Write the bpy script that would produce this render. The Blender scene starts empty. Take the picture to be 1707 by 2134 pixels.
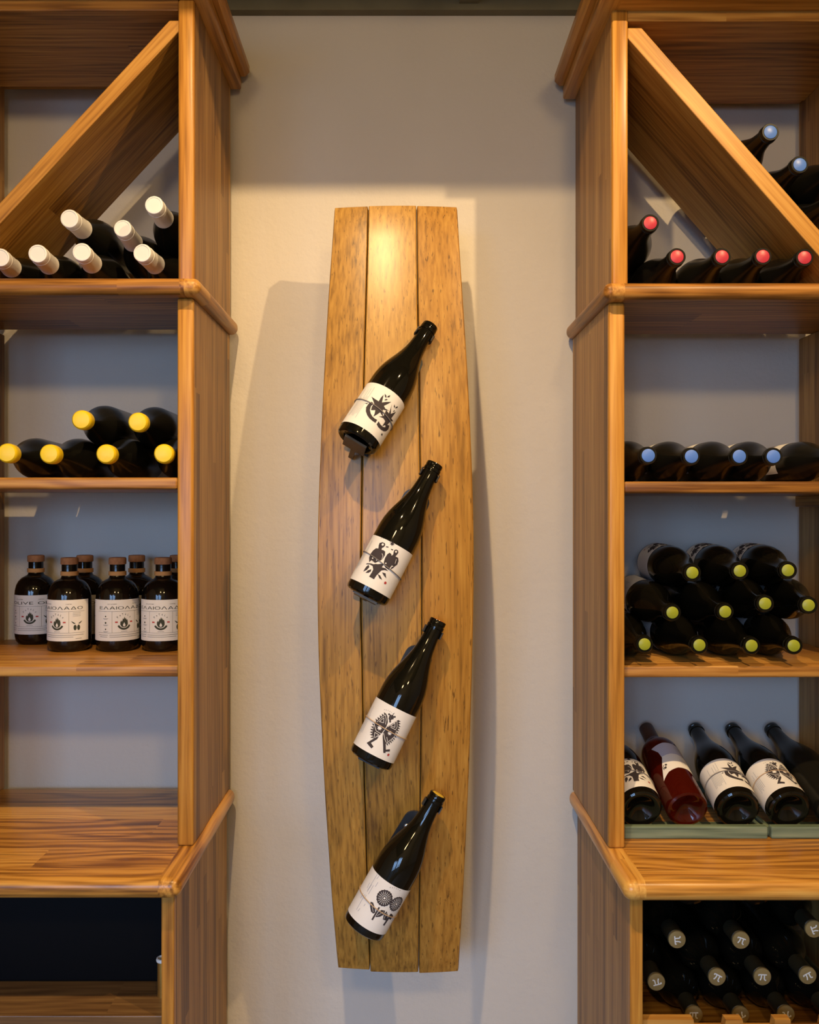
import bpy, bmesh, math, random
from mathutils import Vector, Matrix
random.seed(7)
PI = math.pi
sc = bpy.context.scene
COL = sc.collection

# ------------------------------------------------------------------ camera, world, light, exposure
H = 1.47            # camera height above the floor
DW = 1.84           # camera to wall
FPX = 1840.0        # focal length in pixels of the 1707 px wide frame
VX, VY = 838.0, 1067.0
cam_d = bpy.data.cameras.new('camera'); cam = bpy.data.objects.new('camera', cam_d); COL.objects.link(cam)
cam_d.sensor_fit = 'HORIZONTAL'; cam_d.sensor_width = 36.0; cam_d.lens = 36.0 * FPX / 1707
cam_d.shift_x = (853.5 - VX) / 1707.0
cam_d.clip_start = 0.02
cam.location = (0, -DW, H); cam.rotation_euler = (PI / 2, 0, 0)
sc.camera = cam

wd = bpy.data.worlds.new('sky'); sc.world = wd; wd.use_nodes = True
wd.node_tree.nodes['Background'].inputs[0].default_value = (0.62, 0.78, 1.0, 1)
wd.node_tree.nodes['Background'].inputs[1].default_value = 0.5

def area(name, loc, rot, sx, sy, power, col):
    l = bpy.data.lights.new(name, 'AREA'); l.shape = 'RECTANGLE'; l.size = sx; l.size_y = sy
    l.energy = power; l.color = col
    o = bpy.data.objects.new(name, l); COL.objects.link(o); o.location = loc; o.rotation_euler = rot
    return o
# sky light falling in through the shop windows, behind and to the left of the camera
WINS = [(-1.80, 0.95), (-0.62, 0.95)]     # centre x, width
WZ0, WZ1, WY = 0.45, 2.15, -4.2
DAYCOL = (0.34, 0.58, 1.0)
for i, (wx, ww) in enumerate(WINS):
    al = area('daylight', (wx - .05, WY - 0.45, 1.72), (math.radians(50), 0, math.radians(-16)), ww * 1.1, 1.5, 43, DAYCOL)
    al.data.spread = math.radians(105)

sc.view_settings.view_transform = 'Standard'
sc.view_settings.look = 'None'
sc.view_settings.gamma = 1.0
sc.view_settings.use_curve_mapping = False
sc.view_settings.exposure = 0.0
sc.cycles.use_denoising = True
sc.cycles.max_bounces = 6
sc.cycles.diffuse_bounces = 3
sc.cycles.glossy_bounces = 3
sc.cycles.use_adaptive_sampling = True
sc.cycles.adaptive_threshold = 0.05
sc.cycles.use_light_tree = False
sc.cycles.caustics_reflective = False
sc.cycles.caustics_refractive = False
sc.cycles.sample_clamp_indirect = 4.0

LAMPS = [((1.02, -1.43, H + 1.42), 96, (-0.05, 0, H - 0.2)), ((-0.20, -1.43, H + 1.42), 107, (0.03, 0, H - 0.50))]
LAMPCOL = (1.0, 0.69, 0.345)
FILL_GLOBES = [(-0.42, -2.75, 2.56), (0.50, -2.75, 2.56)]      # unseen globes added behind the camera as warm fill light
FILL_L = 92.0

# ------------------------------------------------------------------ helpers
def P(px, py, d):
    s = (DW - d) / FPX
    return Vector(((px - VX) * s, -d, H + (VY - py) * s))

def tag(o, label=None, cat=None, group=None, kind=None):
    if label: o['label'] = label
    if cat: o['category'] = cat
    if group: o['group'] = group
    if kind: o['kind'] = kind
    return o

def link(name, me, mat=None, parent=None):
    o = bpy.data.objects.new(name, me); COL.objects.link(o)
    if mat is not None and me is not None and len(me.materials) == 0: me.materials.append(mat)
    if parent is not None: o.parent = parent
    return o

def empty(name, loc, label=None, cat=None, group=None):
    o = bpy.data.objects.new(name, None); COL.objects.link(o); o.location = loc
    o.empty_display_size = 0.02
    return tag(o, label, cat, group)

def to_mesh(bm, name, grain=None, shift=None, smooth=None):
    """bmesh in world coords -> mesh; gc = wood coordinates (along, across, through)"""
    off = Vector((random.uniform(0, 40), random.uniform(0, 40), random.uniform(0, 4)))
    bm.normal_update()
    me = bpy.data.meshes.new(name); bm.to_mesh(me)
    if grain is not None:
        gx = {'x': (0, 1, 2), 'y': (1, 0, 2), 'z': (2, 1, 0), 'zx': (2, 0, 1), 'xz': (0, 2, 1)}[grain] if isinstance(grain, str) else None
        a = me.attributes.new('gc', 'FLOAT_VECTOR', 'POINT')
        for i, v in enumerate(me.vertices):
            if gx: c = Vector((v.co[gx[0]], v.co[gx[1]], v.co[gx[2]]))
            else: c = Vector((v.co.dot(grain[0]), v.co.dot(grain[1]), v.co.dot(grain[2])))
            a.data[i].vector = c + off
    if shift is not None: me.transform(Matrix.Translation(-Vector(shift)))
    if smooth is not None:
        for p in me.polygons: p.use_smooth = True
        me.set_sharp_from_angle(angle=math.radians(smooth))
    bm.free()
    return me

def box_bm(x0, x1, y0, y1, z0, z1, bev=0.0, seg=2):
    bm = bmesh.new(); bmesh.ops.create_cube(bm, size=1)
    for v in bm.verts:
        v.co = Vector((x0 + (v.co.x + .5) * (x1 - x0), y0 + (v.co.y + .5) * (y1 - y0), z0 + (v.co.z + .5) * (z1 - z0)))
    if bev > 0: bmesh.ops.bevel(bm, geom=bm.edges[:], offset=bev, segments=seg, affect='EDGES', profile=0.5)
    return bm

def board(name, root, x0, x1, d0, d1, z0, z1, mat, grain='x', bev=0.002, seg=2):
    """board between depths d0<d1 from the wall; z relative to the camera"""
    bm = box_bm(min(x0, x1), max(x0, x1), -d1, -d0, H + z0, H + z1, bev, seg)
    me = to_mesh(bm, name, grain, root.location if root else None, 40 if seg > 2 else None)
    return link(name, me, mat, root)

def edged(name, root, xe, xf, d0, d1, z0, z1, mat, bev, seg, w=0.034, ds=None):
    """moulded board whose side edge toward xe is a separate strip with its grain running back to the wall"""
    sg = 1 if xf > xe else -1; xj = xe + sg * w
    for nm, a, b, gr in ((name, xj, xf, 'x'), ('side_moulding', xe, xj, 'y')):
        bm = box_bm(min(a, b), max(a, b), -d1, -(ds if ds and gr == 'y' else d0), H + z0, H + z1)
        ed = [e_ for e_ in bm.edges if not all(abs(v.co.x - xj) < 1e-6 for v in e_.verts)]
        bmesh.ops.bevel(bm, geom=ed, offset=bev, segments=seg, affect='EDGES', profile=0.5)
        link(nm, to_mesh(bm, nm, gr, root.location, 40), mat, root)

def poly_prism(pts, y0, y1, bev=0.0):
    """pts in x,z extruded along y"""
    bm = bmesh.new()
    a = [bm.verts.new((p[0], y0, p[1])) for p in pts]; b = [bm.verts.new((p[0], y1, p[1])) for p in pts]
    n = len(pts); bm.faces.new(a); bm.faces.new(b[::-1])
    for i in range(n): bm.faces.new((a[i], b[i], b[(i + 1) % n], a[(i + 1) % n]))
    bmesh.ops.recalc_face_normals(bm, faces=bm.faces)
    if bev: bmesh.ops.bevel(bm, geom=bm.edges[:], offset=bev, segments=2, affect='EDGES', profile=0.5)
    return bm

def lathe(name, prof, seg=40, mat=None, smooth=38):
    bm = bmesh.new(); rings = []
    for r, z in prof:
        if r < 1e-6: rings.append([bm.verts.new((0, 0, z))])
        else: rings.append([bm.verts.new((r * math.cos(2 * PI * i / seg), r * math.sin(2 * PI * i / seg), z)) for i in range(seg)])
    for a, b in zip(rings, rings[1:]):
        if len(a) == 1 and len(b) == 1: continue
        for i in range(seg):
            j = (i + 1) % seg
            if len(a) == 1: bm.faces.new((a[0], b[j], b[i]))
            elif len(b) == 1: bm.faces.new((a[i], a[j], b[0]))
            else: bm.faces.new((a[i], a[j], b[j], b[i]))
    bmesh.ops.recalc_face_normals(bm, faces=bm.faces)
    me = to_mesh(bm, name, None, None, smooth)
    if mat: me.materials.append(mat)
    return me

def tube_mesh(name, pts, r, mat, seg=8, closed=False):
    bm = bmesh.new(); rings = []; n = len(pts); pts = [Vector(p) for p in pts]
    for i, p in enumerate(pts):
        if closed: t = pts[(i + 1) % n] - pts[i - 1]
        else: t = pts[min(i + 1, n - 1)] - pts[max(i - 1, 0)]
        t.normalize(); u = t.orthogonal() if abs(t.z) > .9 else t.cross(Vector((0, 0, 1))); u.normalize(); w = t.cross(u)
        rings.append([bm.verts.new(p + r * (math.cos(2 * PI * k / seg) * u + math.sin(2 * PI * k / seg) * w)) for k in range(seg)])
    rg = range(n) if closed else range(n - 1)
    for i in rg:
        a, b = rings[i], rings[(i + 1) % n]
        for k in range(seg): bm.faces.new((a[k], a[(k + 1) % seg], b[(k + 1) % seg], b[k]))
    if not closed: bm.faces.new(rings[0][::-1]); bm.faces.new(rings[-1])
    bmesh.ops.recalc_face_normals(bm, faces=bm.faces)
    me = to_mesh(bm, name, None, None, 60); me.materials.append(mat)
    return me

# ------------------------------------------------------------------ materials
class NT:
    def __init__(s, name):
        s.m = bpy.data.materials.new(name); s.m.use_nodes = True; s.t = s.m.node_tree
        s.b = s.t.nodes['Principled BSDF']
    def n(s, typ, ins=None, **kw):
        nd = s.t.nodes.new(typ)
        for k, v in kw.items(): setattr(nd, k, v)
        for k, v in (ins or {}).items(): s.set(nd.inputs[k], v)
        return nd
    def set(s, sock, v):
        if isinstance(v, bpy.types.NodeSocket): s.t.links.new(v, sock)
        else: sock.default_value = v
    def math(s, op, a, b=0.0, c=0.0): return s.n('ShaderNodeMath', {0: a, 1: b, 2: c}, operation=op).outputs[0]
    def vec(s, x, y, z): return s.n('ShaderNodeCombineXYZ', {0: x, 1: y, 2: z}).outputs[0]
    def noise(s, v, scale=1.0, det=2.0, rough=0.5): return s.n('ShaderNodeTexNoise', {'Vector': v, 'Scale': scale, 'Detail': det, 'Roughness': rough}).outputs['Fac']
    def ramp(s, f, stops):
        r = s.n('ShaderNodeValToRGB', {0: f}); e = r.color_ramp.elements
        while len(e) < len(stops): e.new(0.5)
        for k, (p, c) in enumerate(stops):
            e[k].position = p; e[k].color = (c[0], c[1], c[2], 1) if isinstance(c, (tuple, list)) else (c, c, c, 1)
        return r.outputs[0]
    def mix(s, f, a, b):
        nd = s.n('ShaderNodeMix', data_type='RGBA'); s.set(nd.inputs[0], f); s.set(nd.inputs[6], a); s.set(nd.inputs[7], b)
        return nd.outputs[2]

def rgba(c): return (c[0], c[1], c[2], 1.0)

def plain(name, col, rough=0.5, spec=0.5, metal=0.0, coat=0.0, noise=0.0, nscale=60, bump=0.0, trans=0.0, ior=1.45):
    t = NT(name); b = t.b
    b.inputs['Base Color'].default_value = rgba(col); b.inputs['Roughness'].default_value = rough
    b.inputs['Specular IOR Level'].default_value = spec; b.inputs['Metallic'].default_value = metal
    b.inputs['Coat Weight'].default_value = coat; b.inputs['Transmission Weight'].default_value = trans; b.inputs['IOR'].default_value = ior
    if noise or bump:
        tc = t.n('ShaderNodeTexCoord').outputs['Object']
        f = t.noise(tc, nscale, 4)
        if noise:
            k = t.ramp(f, [(0.25, tuple(c * (1 - noise) for c in col)), (0.75, tuple(min(1, c * (1 + noise)) for c in col))])
            t.set(b.inputs['Base Color'], k)
        if bump:
            bn = t.n('ShaderNodeBump', {'Strength': bump, 'Distance': 0.002, 'Height': f}); t.set(b.inputs['Normal'], bn.outputs[0])
    return t.m

def wood(name, dark, mid, light, strip=0.0, piece=0.45, rough=0.4, coat=0.08, R=55.0, W=5.0, fleck=0.0, streak=0.6, idw=0.4, fig=0.45):
    dark, mid, light = [(c[0], c[1] * 1.07, c[2] * 0.88) for c in (dark, mid, light)]
    t = NT(name); b = t.b
    gc = t.n('ShaderNodeAttribute', attribute_name='gc').outputs['Vector']
    sp = t.n('ShaderNodeSeparateXYZ', {0: gc}); x, y, z = sp.outputs
    if strip > 0:
        yi = t.math('FLOOR', t.math('DIVIDE', y, strip))
        r1 = t.n('ShaderNodeTexWhiteNoise', {'W': yi}, noise_dimensions='1D').outputs['Value']
        xi = t.math('FLOOR', t.math('DIVIDE', t.math('ADD', x, t.math('MULTIPLY', r1, 3.0)), piece))
        idv = t.n('ShaderNodeTexWhiteNoise', {'Vector': t.vec(yi, xi, 0.0)}, noise_dimensions='3D').outputs['Value']
    else:
        idv = t.noise(t.vec(t.math('MULTIPLY', x, 1.0), t.math('MULTIPLY', y, 5.0), z), 1.0, 1)
    o7 = t.math('MULTIPLY', idv, 7.0 if strip > 0 else 0.035)
    yo = t.math('ADD', y, o7)
    warp = t.noise(t.vec(t.math('MULTIPLY', x, 2.2), t.math('MULTIPLY', yo, 9.0), t.math('MULTIPLY', z, 9.0)), 1.0, 2)
    rc = t.math('ADD', t.math('ADD', t.math('MULTIPLY', yo, R), t.math('MULTIPLY', z, R * .7)), t.math('MULTIPLY', warp, W))
    rings = t.math('MULTIPLY_ADD', t.math('SINE', t.math('MULTIPLY', rc, 2 * PI)), 0.5, 0.5)
    fine = t.noise(t.vec(t.math('MULTIPLY', x, 6.0), t.math('MULTIPLY', yo, 190.0), t.math('MULTIPLY', z, 190.0)), 1.0, 3)
    tone = t.math('ADD', t.math('MULTIPLY', t.math('SUBTRACT', rings, 0.5), fig * 0.5), t.math('MULTIPLY', t.math('SUBTRACT', fine, 0.5), 1.1))
    tone = t.math('ADD', tone, t.math('MULTIPLY', t.math('SUBTRACT', idv, 0.5), idw))
    tone = t.math('ADD', tone, 0.5)
    colr = t.ramp(tone, [(0.12, dark), (0.5, mid), (0.88, light)])
    sn = t.noise(t.vec(t.math('MULTIPLY', x, 3.0), t.math('MULTIPLY', yo, 46.0), t.math('MULTIPLY', z, 46.0)), 1.0, 3, 0.6)
    sm = t.ramp(sn, [(0.60, 0.0), (0.74, 1.0)])
    colr = t.mix(t.math('MULTIPLY', sm, streak), colr, rgba(tuple(c * 0.5 for c in dark)))
    if fleck:
        fl = t.noise(t.vec(t.math('MULTIPLY', x, 34.0), t.math('MULTIPLY', yo, 330.0), t.math('MULTIPLY', z, 330.0)), 1.0, 2)
        fm = t.ramp(fl, [(0.63, 0.0), (0.70, 1.0)])
        colr = t.mix(t.math('MULTIPLY', fm, fleck), colr, rgba(tuple(c * 0.75 for c in dark)))
    t.set(b.inputs['Base Color'], colr)
    b.inputs['Roughness'].default_value = rough; b.inputs['Coat Weight'].default_value = coat; b.inputs['Coat Roughness'].default_value = 0.3; b.inputs['Specular IOR Level'].default_value = 0.3
    return t.m

def plaster():
    t = NT('plaster_wall'); b = t.b
    g = t.n('ShaderNodeNewGeometry').outputs['Position']
    big = t.noise(g, 2.3, 3); f = t.noise(g, 95, 4, 0.6); f2 = t.noise(g, 33, 3)
    c = t.ramp(big, [(0.3, (0.60, 0.555, 0.49)), (0.7, (0.65, 0.605, 0.54))])
    t.set(b.inputs['Base Color'], c); b.inputs['Roughness'].default_value = 0.8; b.inputs['Specular IOR Level'].default_value = 0.25
    hgt = t.math('ADD', f, t.math('MULTIPLY', f2, 1.2))
    bn = t.n('ShaderNodeBump', {'Strength': 0.28, 'Distance': 0.004, 'Height': hgt}); t.set(b.inputs['Normal'], bn.outputs[0])
    return t.m

M = {}
M['wall'] = plaster()
M['room'] = plain('room_paint', (0.62, 0.58, 0.52), 0.8, 0.2)
M['floor'] = plain('floor_stone', (0.34, 0.29, 0.24), 0.6, 0.3, noise=0.2, nscale=6)
M['beam'] = plain('olive_painted_beam', (0.17, 0.15, 0.09), 0.6, 0.3, noise=0.15, nscale=14)
TD, TM, TL = (0.13, 0.044, 0.008), (0.37, 0.150, 0.034), (0.55, 0.270, 0.075)
M['side'] = wood('laminated_side_wood', (0.11, 0.046, 0.015), (0.32, 0.148, 0.048), (0.46, 0.245, 0.092), strip=0.027, piece=1.1, rough=0.45, coat=.04, idw=0.5, streak=0.4, R=30, W=2, fig=.2)
M['shelf'] = wood('laminated_shelf_wood', TD, TM, TL, strip=0.062, piece=0.7, idw=0.5, streak=0.6)
M['edge'] = wood('post_edge_wood', (0.20, 0.068, 0.010), (0.45, 0.185, 0.034), (0.60, 0.29, 0.066), R=40, W=3, streak=0.55, idw=0.35, rough=0.34, coat=.1, fig=.3)
M['counter'] = wood('counter_wood', (0.20, 0.068, 0.011), (0.56, 0.240, 0.050), (0.70, 0.36, 0.10), strip=0.075, piece=1.4, R=45, W=7, idw=0.45, streak=0.85, rough=0.3, coat=0.2, fig=.6)
M['diag'] = wood('divider_wood', (0.18, 0.062, 0.011), (0.47, 0.205, 0.044), (0.62, 0.32, 0.09), strip=0.12, piece=2.0, idw=0.3, streak=0.45, R=30, fig=.25)
M['dim'] = wood('shaded_inner_wood', (0.06, 0.027, 0.012), (0.15, 0.072, 0.032), (0.22, 0.115, 0.05), strip=0.1, idw=0.3)  # wood colour darkened to carry the shade inside the lower compartment
M['oak'] = wood('barrel_oak', (0.13, 0.054, 0.009), (0.375, 0.178, 0.036), (0.50, 0.262, 0.064), R=12, W=1.4, fleck=0.7, streak=0.3, idw=0.5, fig=.10, rough=0.34, coat=0.3)
M['oak2'] = wood('barrel_oak_dark', (0.13, 0.050, 0.008), (0.35, 0.155, 0.029), (0.47, 0.235, 0.055), R=14, W=1.8, fleck=0.8, streak=0.4, idw=0.7, fig=.18, rough=0.34, coat=0.3)
M['green'] = wood('green_washed_wood', (0.08, 0.105, 0.085), (0.165, 0.205, 0.165), (0.26, 0.285, 0.225), rough=0.6, coat=0.0, streak=0.4)
M['glass'] = plain('dark_bottle_glass', (0.0045, 0.0040, 0.0025), 0.06, 0.45)
M['matte'] = plain('dusky_bottle_glass', (0.008, 0.0075, 0.0055), 0.24, 0.4)
M['oilglass'] = plain('brown_oil_glass', (0.006, 0.0035, 0.002), 0.07, 0.45)
M['rose'] = plain('rose_wine_glass', (0.11, 0.008, 0.003), 0.06, 0.5, trans=0.6)
M['paper'] = plain('label_paper', (0.76, 0.73, 0.70), 0.7, 0.25, bump=0.05, nscale=220)
M['oilpaper'] = plain('oil_label_paper', (0.66, 0.61, 0.55), 0.75, 0.2, bump=0.05, nscale=220)
M['lilac'] = plain('lilac_label', (0.42, 0.42, 0.55), 0.6)
M['ink'] = plain('dark_print', (0.055, 0.045, 0.048), 0.75, 0.1)
M['greyink'] = plain('grey_print', (0.34, 0.35, 0.40), 0.75, 0.1)
M['tanink'] = plain('tan_print', (0.36, 0.30, 0.25), 0.75, 0.1)
M['redink'] = plain('red_print', (0.42, 0.05, 0.045), 0.75, 0.1)
M['oilink'] = plain('olive_print', (0.050, 0.052, 0.036), 0.75, 0.1)
M['twine'] = plain('twine', (0.52, 0.36, 0.22), 0.9, 0.1, bump=0.6, nscale=900)
M['gtwine'] = plain('grey_twine', (0.22, 0.19, 0.17), 0.9, 0.1, bump=0.6, nscale=900)
for k, c in dict(yellow=(0.86, 0.60, 0.012), blue=(0.085, 0.20, 0.62), red=(0.47, 0.032, 0.06), lime=(0.29, 0.32, 0.02), orange=(0.75, 0.16, 0.06), gold=(0.62, 0.43, 0.05)).items():
    M[k] = plain(k + '_wax', c, 0.38, 0.5, bump=0.1, nscale=160)
M['white'] = plain('white_capsule', (0.78, 0.76, 0.75), 0.34, 0.5, bump=0.08, nscale=120)
M['cork'] = plain('cork_stopper', (0.30, 0.13, 0.055), 0.8, 0.2, noise=0.2, nscale=150)
M['tanband'] = plain('tan_paper_band', (0.50, 0.235, 0.075), 0.7, 0.2)
M['bcap'] = plain('bronze_capsule_top', (0.36, 0.26, 0.10), 0.42, 0.5, metal=0.3, noise=0.1)
M['dcap'] = plain('dark_capsule', (0.030, 0.026, 0.014), 0.35, 0.5)
M['bncap'] = plain('brown_capsule', (0.05, 0.022, 0.014), 0.4, 0.4)
M['cream'] = plain('cream_mark', (0.86, 0.86, 0.82), 0.6)
M['slate'] = plain('dark_holder', (0.030, 0.034, 0.042), 0.33, 0.5, noise=0.3, nscale=40, bump=0.15)
M['steel'] = plain('screw_steel', (0.62, 0.60, 0.58), 0.32, 0.5, metal=1.0)
M['black'] = plain('black_plastic', (0.004, 0.004, 0.005), 0.7, 0.1)
M['brass'] = plain('brass_tube', (0.55, 0.34, 0.09), 0.3, 0.5, metal=0.85)
M['rim'] = plain('pale_ring', (0.75, 0.73, 0.70), 0.4)
M['lamp'] = plain('lamp_black', (0.02, 0.02, 0.02), 0.5)
M['frame'] = plain('window_frame', (0.05, 0.05, 0.05), 0.5)

# ------------------------------------------------------------------ the room
def struct(name, x0, x1, y0, y1, z0, z1, mat):
    o = link(name, to_mesh(box_bm(x0, x1, y0, y1, z0, z1), name), mat); o['kind'] = 'structure'; return o
CEIL = 3.1
XL, XR = -2.4, 2.4
struct('wall_back', XL, XR, 0, 0.12, 0, CEIL, M['wall'])
struct('wall_left', XL - .12, XL, WY, 0.12, 0, CEIL, M['room'])
struct('wall_right', XR, XR + .12, WY, 0.12, 0, CEIL, M['room'])
struct('floor', XL - .12, XR + .12, WY - .12, 0.12, -0.12, 0, M['floor'])
struct('ceiling', XL - .12, XR + .12, WY - .12, 0.12, CEIL, CEIL + .1, M['beam'])
bm = bmesh.new()
def addbox(bm, *a):
    b2 = box_bm(*a); me = bpy.data.meshes.new('t'); b2.to_mesh(me); b2.free(); bm.from_mesh(me); bpy.data.meshes.remove(me)
addbox(bm, XL, XR, WY - .12, WY, 0, WZ0); addbox(bm, XL, XR, WY - .12, WY, WZ1, CEIL)
xs = [XL] + [v for wx, ww in WINS for v in (wx - ww / 2, wx + ww / 2)] + [XR]
for a, b in zip(xs[::2], xs[1::2]): addbox(bm, a, b, WY - .12, WY, WZ0, WZ1)
o = link('wall_front', to_mesh(bm, 'wall_front'), M['room']); o['kind'] = 'structure'
for i, (wx, ww) in enumerate(WINS):
    bm = bmesh.new()
    for q in (-.5, -.1667, .1667, .5): addbox(bm, wx + q * ww - .02, wx + q * ww + .02, WY - .08, WY - .04, WZ0, WZ1)
    for q in (0, .5, 1): zz = WZ0 + q * (WZ1 - WZ0); addbox(bm, wx - ww / 2, wx + ww / 2, WY - .079, WY - .041, zz - .02, zz + .02)
    o = link('window_%d' % (i + 1), to_mesh(bm, 'window'), M['frame']); o['kind'] = 'structure'
struct('trim_1', XL, XR, -0.022, 0, H + 1.034, H + 1.16, M['beam'])           # plank along the top of the wall
struct('trim_2', 0.118, 0.157, -0.66, -0.022, H + 1.047, H + 1.2, M['beam'])    # joist
struct('trim_3', -0.7, -0.66, -0.66, -0.022, H + 1.06, H + 1.2, M['beam'])
struct('trim_4', XL, XR, -0.74, -0.66, H + 1.058, H + 1.23, M['beam'])          # cross beam between lamps and wall

# track spotlights on the ceiling in front of the wall
def spotlight(loc, power, target, label):
    r = empty('track_spotlight', loc, label, 'spotlight', 'ceiling spotlights')
    dirv = (Vector(target) - Vector(loc)).normalized(); q = dirv.to_track_quat('-Z', 'Y')
    hs = lathe('lamp_housing', [(0.034, 0.0), (0.036, 0.0), (0.036, 0.11), (0.0, 0.115), (0.0, 0.111), (0.034, 0.106), (0.034, 0.0)], 28, M['lamp'])
    hs.transform(q.to_matrix().to_4x4()); link('lamp_housing', hs, None, r)
    up = dirv * -0.1
    link('lamp_stem', tube_mesh('lamp_stem', [up, up + Vector((0, 0, CEIL - loc[2] - up.z))], 0.008, M['lamp']), None, r)
    l = bpy.data.lights.new('spot_bulb', 'SPOT'); l.energy = power; l.color = LAMPCOL; l.spot_size = math.radians(82); l.spot_blend = 1.0
    l.shadow_soft_size = 0.016
    lo = bpy.data.objects.new('spot_bulb', l); COL.objects.link(lo); lo.parent = r; lo.rotation_mode = 'QUATERNION'; lo.rotation_quaternion = q
    lo.location = dirv * 0.004
for (loc, pw, tg), lb in zip(LAMPS, ('black ceiling spotlight above the right-hand shelves', 'black ceiling spotlight above the barrel-stave panel')):
    spotlight(loc, pw, tg, lb)

tg_ = NT('fill_glow'); tg_.b.inputs['Base Color'].default_value = (.8, .8, .8, 1)
tg_.b.inputs['Emission Color'].default_value = (1.0, 0.69, 0.33, 1); tg_.b.inputs['Emission Strength'].default_value = FILL_L
GLOBE = lathe('globe', [(0, -.1)] + [(.1 * math.cos(math.radians(q)), .1 * math.sin(math.radians(q))) for q in range(-80, 81, 10)] + [(0, .1)], 24, tg_.m)
for (x, y, z), lb in zip(FILL_GLOBES, ('added warm fill globe, unseen behind the viewer on the left', 'added warm fill globe, unseen behind the viewer on the right')):
    r = empty('fill_globe', (x, y, z), lb, 'pendant lamp', 'added fill globes')
    link('globe', GLOBE, None, r)
    link('cord', tube_mesh('cord', [(0, 0, .1), (0, 0, CEIL - z)], .004, M['lamp']), None, r)

# ------------------------------------------------------------------ wooden shelf units
def cabinet(S):
    """S = dict of measured values; sgn -1 left, +1 right"""
    g = S['sgn']; n = S['word']
    X = lambda v: g * v
    xi, xo = S['xi'], S['xo']              # inner face toward the board, far panel inner face
    th = 0.027; DF = 0.34; B0 = 0.022
    cz = S['counter']
    # --- lower cabinet
    base = empty('base_cabinet', (X(0.59), -0.23, 0), S['lab_base'], 'cabinet')
    lx = 0.361
    board('side_panel', base, X(lx), X(lx + .02), B0, 0.43, -H, cz - .032, M['side'], 'z', .0012)
    board('front_stile', base, X(lx - .0003), X(lx + .0203), 0.43, 0.443, -H, cz - .032, M['edge'], 'z', .002)
    board('side_panel', base, X(xo), X(xo + .022), B0, 0.443, -H, cz - .032, M['side'], 'z', .0015)
    board('back_panel', base, X(lx + .02), X(xo), B0, B0 + .012, -H, cz - .032, M['dim'], 'x', .0005)
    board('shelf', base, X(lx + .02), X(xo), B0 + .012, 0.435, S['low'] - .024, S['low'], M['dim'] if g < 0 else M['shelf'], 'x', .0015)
    board('plinth', base, X(lx + .02), X(xo), 0.40, 0.42, -H, -H + .1, M['shelf'], 'x', .0015)
    # --- worktop
    top = empty('counter_top', (X(0.59), -0.24, H + cz - .032), S['lab_top'], 'worktop')
    edged('worktop_board', top, X(0.343), X(xo + .03), B0 - .004, 0.478, cz - .032, cz, M['counter'], .0145, 5)
    # --- upper unit
    up = empty('shelf_unit', (X(0.59), -0.18, H + cz), S['lab_up'], 'shelf unit')
    mz0, mz1 = S['mid']; tz0, tz1 = S['top']
    pu, pl = S['pu'], S['pl']              # inner faces above / below the middle shelf
    for (px_, z0, z1) in ((pu, mz1, tz1), (pl, cz, mz0)):
        board('side_panel', up, X(px_), X(px_ + th), B0, DF - .012, z0, z1, M['side'], 'z', .0012)
        board('front_stile', up, X(px_ - .0004), X(px_ + th + .0004), DF - .012, DF, z0, z1, M['edge'], 'z', .0045, 3)
        board('side_panel', up, X(xo), X(xo + th), B0, DF, z0, z1, M['side'], 'z', .002)
    edged('middle_shelf', up, X(0.338), X(xo + th + .015), S['gap'], 0.368, mz0, mz1, M['shelf'], .0125, 5, ds=.014)
    board('top_panel', up, X(pu + th), X(xo), S['topgap'], DF - .002, tz0, tz1, M['shelf'], 'x', .0015)
    if g > 0: board('back_rail', up, X(pu + th), X(xo), 0.024, S['topgap'], tz0 + .004, tz1, M['diag'], 'x', .0015)
    for (z1, dfront) in S['shelves']:
        board('shelf', up, X(pl + th), X(xo), S['gap'] if z1 > 0 else .02, DW - dfront, z1 - .02, z1, M['shelf'], 'x', .004, 3)
    if g > 0: board('cleat', up, X(xo - .02), X(xo), .05, .31, .0105, .032, M['diag'], 'y', .0015)
    # cornice, two mouldings
    c0, c1, c2 = S['corn']
    edged('lower_cornice', up, X(0.332), X(xo + th + .02), B0 - .006, 0.375, c0, c1, M['edge'], .003, 2)
    edged('upper_cornice', up, X(0.314), X(xo + th + .035), B0 - .008, 0.395, c1, c2, M['edge'], .009, 1)
    # diagonal divider
    (xa, za), (xb, zb) = S['diag']       # lower-front line, inner high end -> outer low end
    (xa2, za2), (xb2, zb2) = S['diag2']
    pts = [(X(xa), H + za), (X(xb), H + zb), (X(xb2), H + zb2), (X(xa2), H + za2), (X(xa), H + za2)]
    e = (Vector((pts[1][0], 0, pts[1][1])) - Vector((pts[0][0], 0, pts[0][1]))).normalized()
    nrm = e.cross(Vector((0, 1, 0)))
    bm = poly_prism(pts, -DF + .006, -S['dgap'], .0015)
    me = to_mesh(bm, 'diagonal_divider', (e, Vector((0, 1, 0)), nrm), up.location)
    link('diagonal_divider', me, M['diag'], up)
    return base, top, up

XOL, XOR = 0.818, 0.817
left = dict(sgn=-1, word='left', xi=.354, xo=XOL, counter=-0.568, low=-0.802, mid=(.364, .392), top=(.853, .872), pu=.3535, pl=.3550,
            gap=.066, topgap=.068, shelves=[(.0587, 1.502), (-.2625, 1.512)], corn=(.872, .896, .926), dgap=.088,
            diag=[(.3805, .8215), (.7785, .393)], diag2=[(.3805, .853), (.8175, .3935)],
            lab_base='lower wooden cabinet on the left with a dark open compartment',
            lab_top='thick rounded wooden worktop on the left with nothing standing on it',
            lab_up='tall wooden shelf unit on the left holding olive oil and yellow-capped bottles')
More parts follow.
